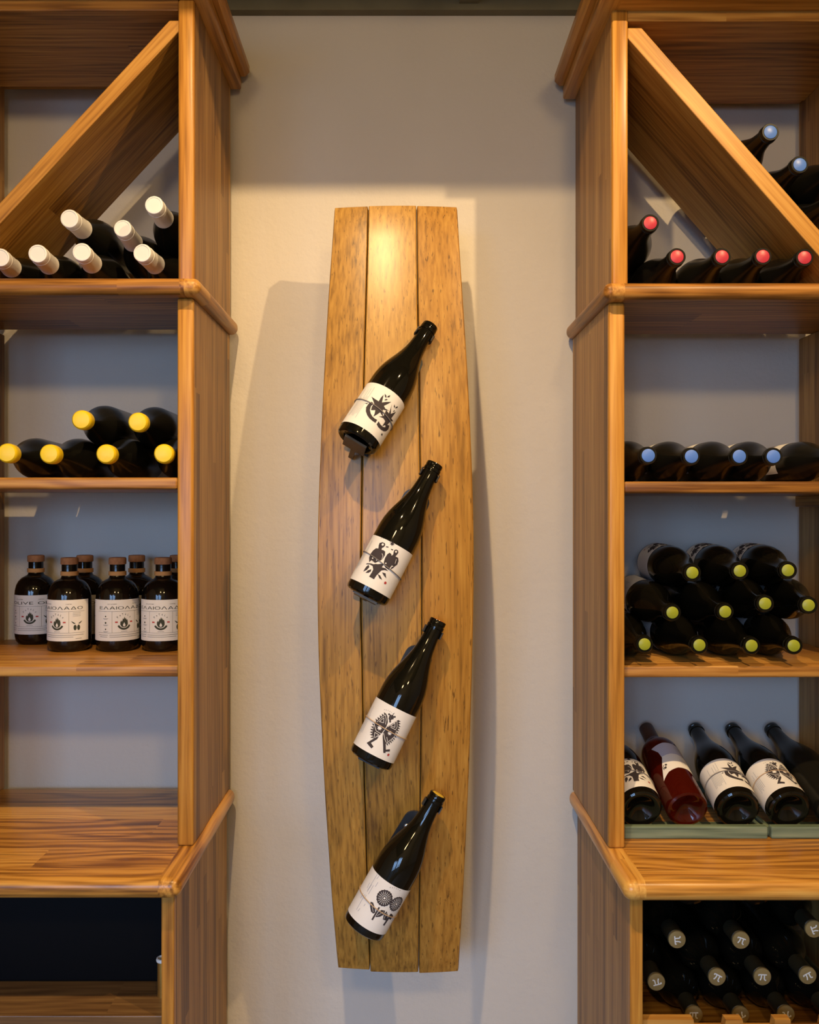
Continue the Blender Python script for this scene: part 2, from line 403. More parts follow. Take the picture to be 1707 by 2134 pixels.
# the divider's upper edge: parallel strip above the lower line
left['diag2'] = [(.3950, .853), (.8175, .399)]
left['diag'] = [(.3805, .8215), (.7765, .3935)]
left['diag2'] = [(.3805, .8525), (.3805, .8525)]
left['diag'] = [(.3805, .8215), (.7770, .3932)]
left['diag2'] = [(.3920, .8525), (.8070, .3932)]
def diag_fix(S, low, dz, zfl, ztop, xin):
    """low = (x,z),(x,z) on the lower front line; build the strip clipped to the bay"""
    (x1, z1), (x2, z2) = low; m = (z2 - z1) / (x2 - x1)
    S['diag'] = [(xin, z1 + m * (xin - x1)), (x1 + (zfl - z1) / m, zfl)]
    zt = z1 + dz
    xe = x1 + (ztop - zt) / m if zt + m * (xin - x1) > ztop else xin
    S['diag2'] = [(xe, min(ztop, zt + m * (xe - x1))), (x1 + (zfl - zt) / m, zfl)]
    if S['diag2'][1][0] > S['xo']:
        S['diag2'][1] = (S['xo'] - .0005, zt + m * (S['xo'] - .0005 - x1))
diag_fix(left, ((.381, .820), (.683, .495)), .036, .3925, .8385, .3812)
right = dict(sgn=1, word='right', xi=.357, xo=XOR, counter=-0.572, low=-0.893, mid=(.356, .384), top=(.835, .8575), pu=.3570, pl=.3515,
             gap=.062, topgap=.045, shelves=[(.052, 1.504), (-.2655, 1.522)], corn=(.852, .877, .908), dgap=.066,
             diag=None, diag2=None,
             lab_base='lower wooden cabinet on the right stacked with bottles marked with pi',
             lab_top='thick rounded wooden worktop on the right carrying green bottle trays',
             lab_up='tall wooden shelf unit on the right with lying bottles on every shelf')
diag_fix(right, ((.3845, .8087), (.7085, .4400)), .045, .3845, .8260, .3848)
cabinet(left); cabinet(right)

# ------------------------------------------------------------------ barrel stave panel
def interp(tab, y):
    if y <= tab[0][0]: return tab[0][1]
    for (a, va), (b, vb) in zip(tab, tab[1:]):
        if y <= b:
            k = (y - a) / (b - a); return va + (vb - va) * k
    return tab[-1][1]
def smooth_tab(tab, y):      # light smoothing of the measured outline
    return sum(interp(tab, y + k) * w for k, w in ((-70, .15), (-35, .2), (0, .3), (35, .2), (70, .15)))
LE = [(430, 698), (600, 685), (850, 671), (1050, 663), (1150, 661), (1300, 661.5), (1400, 664), (1650, 676), (1900, 693), (2026, 706)]
S1 = [(430, 768), (600, 764), (800, 758), (1024, 754), (1256, 752), (1400, 755), (1600, 759), (1800, 764.5), (2026, 772)]
S2 = [(430, 868), (600, 870), (800, 873), (960, 875), (1100, 878), (1300, 879), (1500, 877), (1800, 874), (2026, 872.5)]
RE = [(430, 952), (600, 963), (800, 976), (1000, 985), (1150, 988), (1300, 986.5), (1600, 978), (1850, 966), (2026, 955)]
def board_d(z): return 0.240 - 0.14 * (z + 0.16) ** 2       # stand-off of the panel from the wall
CROWN = 0.016
def bow(z, x):
    xc, hw = 0.0, 0.15
    return board_d(z) + CROWN * (1 - min(1.0, ((x - xc) / hw) ** 2))
panel = empty('barrel_stave_panel', (0, -0.2, H - 0.875), 'tall bowed oak panel of three barrel staves on the white wall', 'wall panel')
def stave(ta, tb, mat, gap0, gap1, ztop, zbot):
    NR = 44; US = [0, .02, .18, .34, .5, .66, .82, .98, 1]; NC = len(US) - 1; bm = bmesh.new(); F, Bk = [], []
    T = 0.026
    for i in range(NR + 1):
        z = ztop + (zbot - ztop) * i / NR
        fr, bk = [], []
        d = board_d(z); py = VY - z * FPX / (DW - d - .008)
        sx = (DW - d - .006) / FPX
        xa = (smooth_tab(ta, py) - VX) * sx + gap0; xb = (smooth_tab(tb, py) - VX) * sx - gap1
        endk = max(0.0, 1 - min(i, NR - i) / 1.0)
        for j in range(NC + 1):
            u = US[j]
            x = xa + (xb - xa) * u
            dd = bow(z, x)
            edge = 0.0018 if j in (0, NC) else 0.0
            zv = z
            if endk and ((j == 0 and gap0 == 0) or (j == NC and gap1 == 0)): zv = z - .005 * (1 if i == 0 else -1)
            fr.append(bm.verts.new((x, -(dd - edge - .003 * endk), H + zv))); bk.append(bm.verts.new((x + (-gap0 + .0001 if j == 0 else gap1 - .0001 if j == NC else 0), -(dd - T), H + zv)))
        F.append(fr); Bk.append(bk)
    for i in range(NR):
        for j in range(NC):
            bm.faces.new((F[i][j], F[i + 1][j], F[i + 1][j + 1], F[i][j + 1]))
            bm.faces.new((Bk[i][j], Bk[i][j + 1], Bk[i + 1][j + 1], Bk[i + 1][j]))
        bm.faces.new((F[i][0], Bk[i][0], Bk[i + 1][0], F[i + 1][0])); bm.faces.new((F[i][NC], F[i + 1][NC], Bk[i + 1][NC], Bk[i][NC]))
    for j in range(NC):
        bm.faces.new((F[0][j], F[0][j + 1], Bk[0][j + 1], Bk[0][j])); bm.faces.new((F[NR][j], Bk[NR][j], Bk[NR][j + 1], F[NR][j + 1]))
    bmesh.ops.recalc_face_normals(bm, faces=bm.faces)
    link('stave', to_mesh(bm, 'stave', 'zx', panel.location, 35), mat, panel)
ZT = (VY - 429) / FPX * (DW - .176); ZB = (VY - 2029) / FPX * (DW - .185)
stave(LE, S1, M['oak'], 0, .0009, ZT - .0005, ZB + .006)
stave(S1, S2, M['oak'], .0009, .0011, ZT, ZB + .002)
stave(S2, RE, M['oak2'], .0011, 0, ZT - .0005, ZB)
for zz in (0.36, -0.62):
    d = board_d(zz)
    bm = box_bm(-.03, .03, -(d - .028 + CROWN * .8), 0, H + zz - .03, H + zz + .03, .002)
    link('mounting_block', to_mesh(bm, 'mounting_block', 'x', panel.location), M['dim'], panel)

# ------------------------------------------------------------------ printed labels
def cyl(r, s, t, fr=0.0):
    a = -PI / 2 + s / r
    return (r + fr) * math.cos(a), (r + fr) * math.sin(a), t
def patch(name, r, polys, mat, step=0.004):
    """polygons in (s,t) metres wrapped on a cylinder of radius r, front centre at local -Y"""
    bm = bmesh.new()
    for pl in polys:
        try: bm.faces.new([bm.verts.new((p[0], p[1], 0)) for p in pl])
        except ValueError: pass
    bm.normal_update(); bmesh.ops.triangulate(bm, faces=bm.faces[:], ngon_method='EAR_CLIP')
    if bm.verts:
        lo = min(v.co.x for v in bm.verts); hi = max(v.co.x for v in bm.verts)
        s = math.floor(lo / step) * step + step
        while s < hi:
            bmesh.ops.bisect_plane(bm, geom=bm.verts[:] + bm.edges[:] + bm.faces[:], plane_co=(s, 0, 0), plane_no=(1, 0, 0), dist=1e-7)
            s += step
    for v in bm.verts: v.co = Vector(cyl(r, v.co.x, v.co.y))
    bm.normal_update()
    for f in bm.faces:
        c = f.calc_center_median()
        if f.normal.x * c.x + f.normal.y * c.y < 0: f.normal_flip()
    me = to_mesh(bm, name, None, None, 60); me.materials.append(mat)
    return me
def rect(x0, x1, y0, y1): return [(x0, y0), (x1, y0), (x1, y1), (x0, y1)]
def disc(cx, cy, r, n=14, r2=None, ph=0.0):
    return [(cx + (r if (r2 is None or k % 2 == 0) else r2) * math.cos(2 * PI * k / n + ph), cy + (r if (r2 is None or k % 2 == 0) else r2) * math.sin(2 * PI * k / n + ph)) for k in range(n)]
def stroke(pts, w):
    out = []
    for (x0, y0), (x1, y1) in zip(pts, pts[1:]):
        L = math.hypot(x1 - x0, y1 - y0) or 1e-9; nx, ny = -(y1 - y0) / L * w / 2, (x1 - x0) / L * w / 2
        out.append([(x0 + nx, y0 + ny), (x0 - nx, y0 - ny), (x1 - nx, y1 - ny), (x1 + nx, y1 + ny)])
    return out
_gl = {}
def glyph(ch):
    if ch in _gl: return _gl[ch]
    cu = bpy.data.curves.new('glyph', 'FONT'); cu.body = ch; cu.size = 1.0; cu.resolution_u = 3
    ob = bpy.data.objects.new('glyph', cu); COL.objects.link(ob)
    dg = bpy.context.evaluated_depsgraph_get(); me = bpy.data.meshes.new_from_object(ob.evaluated_get(dg))
    pl = [[tuple(me.vertices[i].co[:2]) for i in p.vertices] for p in me.polygons]
    bpy.data.objects.remove(ob); bpy.data.meshes.remove(me); bpy.data.curves.remove(cu)
    xs_ = [p[0] for q in pl for p in q] or [0, .3]
    _gl[ch] = (pl, min(xs_), max(xs_)); return _gl[ch]
def text(s, cx, y, size, sx=1.0, gap=0.1, width=None):
    w = 0.0; seq = []
    for ch in s:
        if ch == ' ': w += .35; continue
        pl, a, b = glyph(ch); seq.append((pl, a, w)); w += (b - a) + gap
    w -= gap
    if width: sx = width / (w * size)
    out = []
    for pl, a, x0 in seq:
        for q in pl: out.append([(cx + ((p[0] - a + x0) - w / 2) * size * sx, y + p[1] * size) for p in q])
    return out
def arctext(s, cx, cy, R, size, a0, a1):
    out = []
    for k, ch in enumerate(s):
        pl, xa, xb = glyph(ch); ang = math.radians(a0 + (a1 - a0) * k / (len(s) - 1)); rot = ang - PI / 2; mid = (xa + xb) / 2
        for q in pl:
            o_ = []
            for p in q:
                x, y = (p[0] - mid) * size, p[1] * size
                o_.append((cx + R * math.cos(ang) + x * math.cos(rot) - y * math.sin(rot), cy + R * math.sin(ang) + x * math.sin(rot) + y * math.cos(rot)))
            out.append(o_)
    return out

RW = 0.0385     # wine bottle radius
LW = 0.262      # wine bottle length
class Trace:
    """maps points read off a label in the photograph back onto the unrolled label"""
    def __init__(s, o, scale, base, tip, D, shift=0.0):
        s.o, s.k, s.D = o, scale, D; s.base = base
        L = math.hypot(tip[0] - base[0], tip[1] - base[1]); s.u = ((tip[0] - base[0]) / L, (tip[1] - base[1]) / L); s.v = (-s.u[1], s.u[0]); s.shift = shift
    def pt(s, c):
        px, py = s.o[0] + c[0] / s.k, s.o[1] + c[1] / s.k
        rx, ry = px - s.base[0], py - s.base[1]
        al, pe = rx * s.u[0] + ry * s.u[1], rx * s.v[0] + ry * s.v[1]
        m = s.D / FPX; q = max(-.97, min(.97, pe * m / RW)); th = math.asin(q)
        g = ((px - VX) * RW / s.D, (py - VY) * RW / s.D); gu = g[0] * s.u[0] + g[1] * s.u[1]
        return (RW * th + s.shift, (al - gu * math.cos(th)) * m)
    def pl(s, pts): return [s.pt(p) for p in pts]

DESIGN = {}
def textlines(x0, n, t0, t1, dx):
    out = []; rr = random.Random(n + int(t0 * 1e4))
    for k in range(n):
        a = t0 + rr.uniform(0, .012); b = t1 - rr.uniform(0, .03); out += [rect(x0 + k * dx, x0 + k * dx + .0006, a, b)]
    return out
# crown-and-star mark
T = Trace((700, 785), 11.38, (742, 922), (897, 679), 1.54)
ink = [T.pl(p) for p in [
    [(790, 690), (720, 740), (660, 830), (648, 930), (670, 1030), (720, 1110), (790, 1170), (860, 1210), (905, 1135), (840, 1105), (790, 1060), (755, 990), (742, 900), (770, 810), (835, 735)],
    [(800, 560), (880, 630), (955, 685), (1010, 590), (1080, 515), (1055, 610), (1030, 710), (1130, 690), (1260, 675), (1170, 735), (1075, 790), (1110, 850), (1200, 890), (1080, 885), (1050, 880), (1040, 960), (1065, 1060), (1010, 1000), (980, 950), (900, 1010), (815, 1065), (850, 980), (865, 905), (765, 905), (790, 815), (850, 745), (825, 650)],
    [(640, 720), (710, 715), (690, 748)],
    [(1280, 720), (1255, 830), (1250, 950), (1395, 870), (1270, 1040), (1330, 1085), (1250, 1105), (1190, 1180), (1130, 1265), (1110, 1220), (1030, 1265), (1110, 1140), (1060, 1080), (950, 1050), (1060, 1030), (1100, 950), (1130, 880), (1200, 950)],
    [(940, 1165), (890, 1240), (930, 1300), (1000, 1345), (1080, 1360), (1150, 1340), (1210, 1280), (1230, 1200), (1150, 1205), (1110, 1270), (1050, 1275), (985, 1230)],
    [(1110, 490), (1145, 540), (1140, 600), (1105, 560)], [(1240, 520), (1220, 570), (1160, 580), (1180, 540)], [(1085, 650), (1130, 615), (1180, 630), (1130, 655)],
    [(1340, 720), (1360, 770), (1350, 800), (1325, 770)], [(1440, 745), (1420, 785), (1360, 805), (1390, 765)], [(1300, 890), (1340, 850), (1365, 860), (1330, 885)],
    [(1025, 1415), (1055, 1420), (1045, 1470), (1010, 1450)]]]
c = T.pt((1040, 700))
ink += arctext('PATALA', c[0] + .004, c[1] + .004, .0245, .0030, 112, 66)
DESIGN['crown'] = dict(ink=ink, grey=textlines(-.045, 9, .022, .092, .0024), white=[], red=[])
# two birds on a tree
T = Trace((710, 1100), 10.67, (763, 1243), (907, 967), 1.53)
ink = [T.pl(p) for p in [
    [(820, 450), (840, 400), (900, 385), (950, 410), (960, 450), (930, 500), (885, 520), (880, 560), (920, 570), (955, 600), (950, 680), (900, 760), (850, 800), (780, 830), (740, 850), (690, 830), (650, 790), (610, 830), (610, 720), (640, 640), (700, 560), (760, 515), (810, 525)],
    [(975, 483), (1025, 488), (1030, 512), (970, 502)], [(1080, 538), (1130, 553), (1125, 573), (1085, 562)],
    [(1140, 600), (1160, 560), (1200, 550), (1240, 575), (1245, 620), (1210, 670), (1180, 700), (1240, 730), (1250, 800), (1220, 880), (1150, 930), (1100, 900), (1060, 950), (1030, 1000), (950, 950), (940, 890), (920, 840), (950, 740), (1000, 660), (1050, 625), (1085, 650), (1095, 690), (1130, 660)],
    [(1190, 895), (1125, 960), (1065, 992), (1090, 940)],
    [(740, 872), (790, 880), (890, 870), (930, 860), (880, 950), (960, 970), (1020, 1030), (940, 1010), (870, 1020), (800, 1090), (760, 1130), (705, 1215), (600, 1155), (660, 1060), (690, 1000), (680, 920), (620, 880), (540, 872), (560, 850), (650, 858), (700, 880)],
    [(600, 890), (610, 940), (560, 1000), (480, 1035), (520, 960), (560, 910)], [(650, 990), (640, 1040), (590, 1070), (525, 1065), (580, 1010)],
    [(880, 1060), (960, 1080), (975, 1190), (920, 1130)], [(785, 1100), (840, 1130), (885, 1225), (820, 1190)]]]
c = T.pt((1112, 425)); ink.append(disc(c[0], c[1], .0046, 16, .0022))
white = []
for e_, rr in (((905, 440), .0021), ((1192, 600), .0018), ((685, 740), .0013), ((770, 785), .0013), ((965, 860), .0012)):
    c = T.pt(e_); white.append(disc(c[0], c[1], rr, 10))
white += [q for pts in ([(885, 640), (905, 700), (880, 765)], [(660, 790), (710, 840)], [(1200, 760), (1170, 860)]) for q in stroke(T.pl(pts), .0007)]
c = T.pt((955, 1285)); red = [disc(c[0], c[1], .0024, 12)]
c = T.pt((900, 440)); ink += arctext('PATALA', c[0] + .002, c[1] - .012, .0225, .0028, 115, 70)
DESIGN['birds'] = dict(ink=ink, grey=textlines(-.055, 6, .03, .09, .0026), white=white, red=red)
# winged mask with legs
T = Trace((720, 1450), 10.67, (771, 1585), (914, 1293), 1.53)
ink = [T.pl(p) for p in [
    [(880, 570), (850, 512), (770, 565), (690, 630), (635, 680), (600, 760), (570, 850), (558, 950), (590, 1050), (660, 1010), (720, 970), (770, 920), (860, 790), (890, 700)],
    [(1125, 640), (1030, 690), (950, 740), (885, 785), (790, 915), (780, 1000), (800, 1100), (850, 1150), (930, 1110), (1010, 1020), (1070, 920), (1110, 830), (1128, 730)],
    [(590, 1040), (560, 1060), (440, 1130), (540, 1255), (585, 1215), (530, 1135), (660, 1060), (700, 1000)],
    [(780, 1000), (800, 1340), (850, 1340), (850, 1312), (947, 1297), (945, 1253), (855, 1270), (850, 1140)]]]
for e_ in ((915, 528), (945, 555), (985, 560), (930, 590), (965, 592), (1005, 585), (1040, 582), (925, 622), (962, 625), (995, 615), (938, 655), (938, 685)):
    c = T.pt(e_); ink.append(disc(c[0], c[1], .0017, 8))
ink += stroke(T.pl([(995, 550), (1030, 500)]), .0008)
def teeth(line, n, hgt):
    out = []; seg = []
    for a, b in zip(line, line[1:]): seg.append((a, b, math.hypot(b[0] - a[0], b[1] - a[1])))
    tot = sum(q[2] for q in seg)
    def at(s_):
        for a, b, L in seg:
            if s_ <= L: k = s_ / L; return (a[0] + (b[0] - a[0]) * k, a[1] + (b[1] - a[1]) * k), ((b[0] - a[0]) / L, (b[1] - a[1]) / L)
            s_ -= L
        return b, ((b[0] - a[0]) / L, (b[1] - a[1]) / L)
    for k in range(n):
        p0, t0 = at(tot * k / n); p1, _ = at(tot * (k + .85) / n); pm, tm = at(tot * (k + .3) / n)
        out.append([p0, p1, (pm[0] - tm[1] * hgt, pm[1] + tm[0] * hgt)])
    return out
for tr in teeth([(580, 1045), (558, 960), (562, 860), (592, 760), (640, 672), (740, 590), (850, 515)][::-1], 12, 55): ink.append(T.pl(tr))
for tr in teeth([(860, 1155), (935, 1110), (1030, 1010), (1090, 880), (1127, 760), (1120, 640)], 13, 52): ink.append(T.pl(tr))
white = []
for e_, rr in (((715, 815), .0047), ((935, 925), .0042)):
    c = T.pt(e_); white.append(disc(c[0], c[1], rr, 16, rr * .55))
for pts in ([(660, 690), (740, 610), (835, 540), (855, 640), (840, 745)], [(710, 680), (805, 600), (800, 710), (710, 680)], [(600, 730), (640, 880), (750, 945)], [(600, 1015), (612, 910), (700, 965), (605, 1030)],
            [(895, 795), (985, 720), (1090, 670), (1095, 790), (1060, 850), (950, 800)], [(950, 775), (1045, 705), (1045, 800), (950, 775)], [(1090, 860), (1030, 1000), (870, 1130)], [(800, 930), (830, 1060), (862, 1125)], [(870, 1010), (890, 1100)]):
    white += stroke(T.pl(pts), .00075)
c = T.pt((915, 1370)); red = [disc(c[0], c[1], .0022, 12)]
c = T.pt((830, 640)); ink += arctext('PATALA', c[0] + .001, c[1] - .010, .0245, .0026, 112, 74)
DESIGN['mask'] = dict(ink=ink, grey=textlines(-.052, 5, .03, .09, .003), white=white, red=red)
# sunflowers
T = Trace((710, 1790), 10.67, (757, 1933), (914, 1655), 1.545)
c1 = T.pt((945, 920)); c2 = T.pt((1225, 985)); c2 = (c1[0] + .0265, c1[1] - .001)
ink = []
for cc, R0 in ((c1, .0142), (c2, .0138)):
    ink.append([(cc[0] + R0 * (.93 + .07 * abs(math.cos(9 * a))) * math.cos(a), cc[1] + R0 * (.93 + .07 * abs(math.cos(9 * a))) * math.sin(a)) for a in [2 * PI * k / 72 for k in range(72)]])
ink += [T.pl(p) for p in [
    [(815, 1110), (850, 1120), (695, 1395), (660, 1380)], [(640, 1010), (695, 1025), (740, 1150), (745, 1230), (700, 1255), (650, 1220), (628, 1110)],
    [(800, 1230), (880, 1165), (965, 1175), (945, 1250), (850, 1310), (745, 1325)], [(915, 1355), (940, 1250), (1000, 1180), (1030, 1280), (1010, 1375)],
    [(1095, 1215), (1125, 1230), (955, 1480), (922, 1468)], [(1060, 1325), (1120, 1220), (1155, 1260), (1090, 1345)]]]
white = []
for cc in (c1, c2):
    for k in range(18):
        a = 2 * PI * (k + .5) / 18; white += stroke([(cc[0] + .0058 * math.cos(a), cc[1] + .0058 * math.sin(a)), (cc[0] + .0112 * math.cos(a), cc[1] + .0112 * math.sin(a))], .0007)
    rg = [(cc[0] + .0042 * math.cos(2 * PI * k / 14), cc[1] + .0042 * math.sin(2 * PI * k / 14)) for k in range(15)]; white += stroke(rg, .0008); white.append(disc(cc[0], cc[1], .0019, 10))
for pts in ([(665, 1050), (700, 1220)], [(790, 1290), (930, 1200)], [(940, 1340), (1000, 1220)]): white += stroke(T.pl(pts), .0006)
ink += arctext('PATALA', c1[0] + .0125, c1[1] - .002, .0245, .0030, 120, 78)
grey = []
for a, b in (((795, 400), (570, 770)), ((835, 440), (770, 520)), ((665, 640), (560, 800)), ((700, 660), (590, 850)), ((800, 590), (740, 690)), ((520, 850), (330, 1190)), ((480, 830), (420, 940)), ((545, 870), (500, 950)), ((410, 1160), (360, 1220)), ((525, 1060), (490, 1110)), ((620, 600), (560, 720)), ((640, 220), (670, 240))):
    grey += stroke(T.pl((a, b)), .0008)
DESIGN['sunflower'] = dict(ink=ink, grey=grey, white=white, red=[])

# ------------------------------------------------------------------ bottle kinds: (part name, mesh, [sub-parts])
PROF = [(0, .016), (.012, .013), (.024, .004), (.030, .0006), (.034, 0), (.0372, .0022), (RW, .0068), (RW, .118), (.0382, .126), (.0368, .138), (.0342, .150), (.0305, .162), (.0262, .174),
        (.0222, .186), (.0190, .197), (.0168, .208), (.0153, .220), (.0144, .232), (.0140, .245), (.0141, .2465), (.0155, .2470), (.0157, .2490), (.0155, .2525), (.0143, .2535), (.0143, .2545), (.0150, .2550), (.0150, .2610), (.0143, .2620), (.0118, .2620), (.0116, .2608), (0, .2608)]
BGLASS = lathe('bottle_glass', PROF, 44, M['glass'])
BMATTE = lathe('bottle_glass', PROF, 44, M['matte'])
def cap_disc(mat, r=.0114, h=.0016): return lathe('wax_seal', [(0, .2609), (r, .2609), (r, .2609 + h * .7), (r * .93, .2609 + h), (0, .2609 + h * 1.15)], 26, mat)
DISC = {k: cap_disc(M[k], {'lime': .0102}.get(k, .0112)) for k in ('blue', 'red', 'lime', 'orange', 'gold')}
CORK = lathe('cork', [(0, .2609), (.0112, .2609), (.0112, .2613), (0, .2613)], 24, M['cork'])
YCAP = lathe('wax_cap', [(.0148, .2425), (.0160, .243), (.0165, .2455), (.0168, .260), (.0162, .2645), (.0140, .2672), (.008, .2682), (0, .2684)], 30, M['yellow'])
WCAP = lathe('white_capsule', [(.0176, .205), (.0172, .206), (.0166, .222), (.0160, .2405), (.0158, .2480), (.0163, .2485), (.0163, .2522), (.0157, .2527), (.0158, .2655), (.0150, .2672), (.0128, .2676), (.0120, .2668), (0, .2668)], 34, M['white'])
LT0, LT1 = .0145, .0992
LABEL = patch('label', RW + .0004, [rect(-.082, .082, LT0, LT1)], M['paper'])
def art(des):
    d = DESIGN[des]; r = RW + .00065; out = []
    for key, mk, dr in (('grey', 'greyink', 0), ('ink', 'ink', 0), ('white', 'paper', .0002), ('red', 'redink', .0001)):
        if d[key]: out.append(('print', patch('print', r + dr, d[key], M[mk])))
    return out
ART = {k: art(k) for k in DESIGN}
def twine(mat, tilt, t0, loop=False):
    pts = []
    for k in range(40):
        a = 2 * PI * k / 40; r = RW + .0016; pts.append((r * math.cos(a), r * math.sin(a), t0 + tilt * math.cos(a) * RW))
    return tube_mesh('twine', pts, .00085, mat, 6, True)
TW = {'crown': twine(M['gtwine'], -.10, .059), 'birds': twine(M['gtwine'], -.18, .060), 'mask': twine(M['twine'], -.06, .061), 'sunflower': twine(M['twine'], -.10, .052)}
def wine(cap, des=None, label=True, tw=False, matte=False):
    parts = [('bottle_glass', BMATTE if matte else BGLASS, [])]
    nm, me = {'yellow': ('wax_cap', YCAP), 'white': ('capsule', WCAP), 'cork': ('cork', CORK)}.get(cap, ('wax_seal', DISC.get(cap)))
    parts.append((nm, me, []))
    if label: parts.append(('label', LABEL, ART[des] if des else []))
    if tw: parts.append(('twine', TW[des], []))
    return parts
# straight-shouldered bottle with capsule (pi bottles and the rose)
RB = .0368; LB = .262
PB = [(0, .018), (.012, .014), (.024, .004), (.031, 0), (.0352, .002), (RB, .0065), (RB, .160), (.0362, .169), (.0335, .179), (.0285, .187), (.0222, .194), (.0172, .202), (.0148, .211), (.0138, .222), (.0136, .256), (.0136, .260), (0, .260)]
PGLASS = lathe('bottle_glass', PB, 40, M['glass']); RGLASS = lathe('bottle_glass', PB, 48, M['rose'])
DCAP = lathe('capsule', [(.0147, .205), (.0144, .2052), (.0143, .253), (.0150, .2535), (.0150, .2568), (.0143, .2573)], 28, M['dcap'])
BCAP = lathe('capsule_top', [(.0144, .2572), (.0149, .2580), (.0149, .2606), (.0141, .2618), (.0128, .2621), (0, .2621)], 28, M['bcap'])
BNCAP = lathe('capsule', [(.0150, .200), (.0147, .2003), (.0145, .258), (.0142, .2615), (.0125, .2625), (0, .2625)], 28, M['bncap'])
def flat_mesh(name, polys, z, mat):
    bm = bmesh.new()
    for q in polys: bm.faces.new([bm.verts.new((p[0], p[1], z)) for p in q])
    me = to_mesh(bm, name); me.materials.append(mat); return me
pi_ = [rect(-.0064, .0068, .0030, .0050), rect(-.0078, -.0058, .0016, .0046)] + stroke([(-.0024, .0034), (-.0026, -.0016), (-.0044, -.0056)], .0021) + stroke([(.0028, .0034), (.0027, -.0032), (.0038, -.0052), (.0060, -.0050)], .0021)
PIM = flat_mesh('pi_mark', [[(-p[0], -p[1]) for p in q] for q in pi_], .26235, M['cream'])
PI_PARTS = [('bottle_glass', PGLASS, []), ('capsule', DCAP, []), ('capsule_top', BCAP, [('pi_mark', PIM)])]
PLAB = patch('label', RB + .0004, [rect(-.06, .06, .05, .135)], M['lilac'])
PIR_PARTS = [('bottle_glass', PGLASS, []), ('capsule', DCAP, []), ('label', PLAB, [])]
# rose label: curved outline, lilac upper band
lab = [(-.036, .052), (-.020, .066), (0, .0735), (.02, .0745), (.045, .070), (.047, .146), (.02, .1535), (-.005, .1535), (-.03, .146), (-.021, .128), (-.019, .110), (-.026, .088)]
ROSEL = patch('label', RB + .0004, [lab], M['paper'])
lil = [(-.019, .112), (0, .1175), (.02, .118), (.047, .113), (.047, .146), (.02, .1535), (-.005, .1535), (-.03, .146), (-.021, .128)]
ROSEP = [('print', patch('print', RB + .0006, [lil], M['lilac'])),
         ('print', patch('print', RB + .0007, [disc(-.0222, .0800, .0028, 12), disc(-.0190, .0872, .0022, 12)] + stroke([(-.0258, .0755), (-.0262, .083), (-.0225, .0885)], .0012) + stroke([(-.0222, .0770), (-.0200, .084), (-.0165, .0865)], .0011), M['ink'])),
         ('print', patch('print', RB + .0008, [rect(.012, .027 - .001 * k, .1015 - .004 * k, .1023 - .004 * k) for k in range(4)] + [rect(.014, .030, .142 - .004 * k, .1428 - .004 * k) for k in range(5)], M['greyink']))]
ROSE_PARTS = [('bottle_glass', RGLASS, []), ('capsule', BNCAP, []), ('label', ROSEL, ROSEP)]
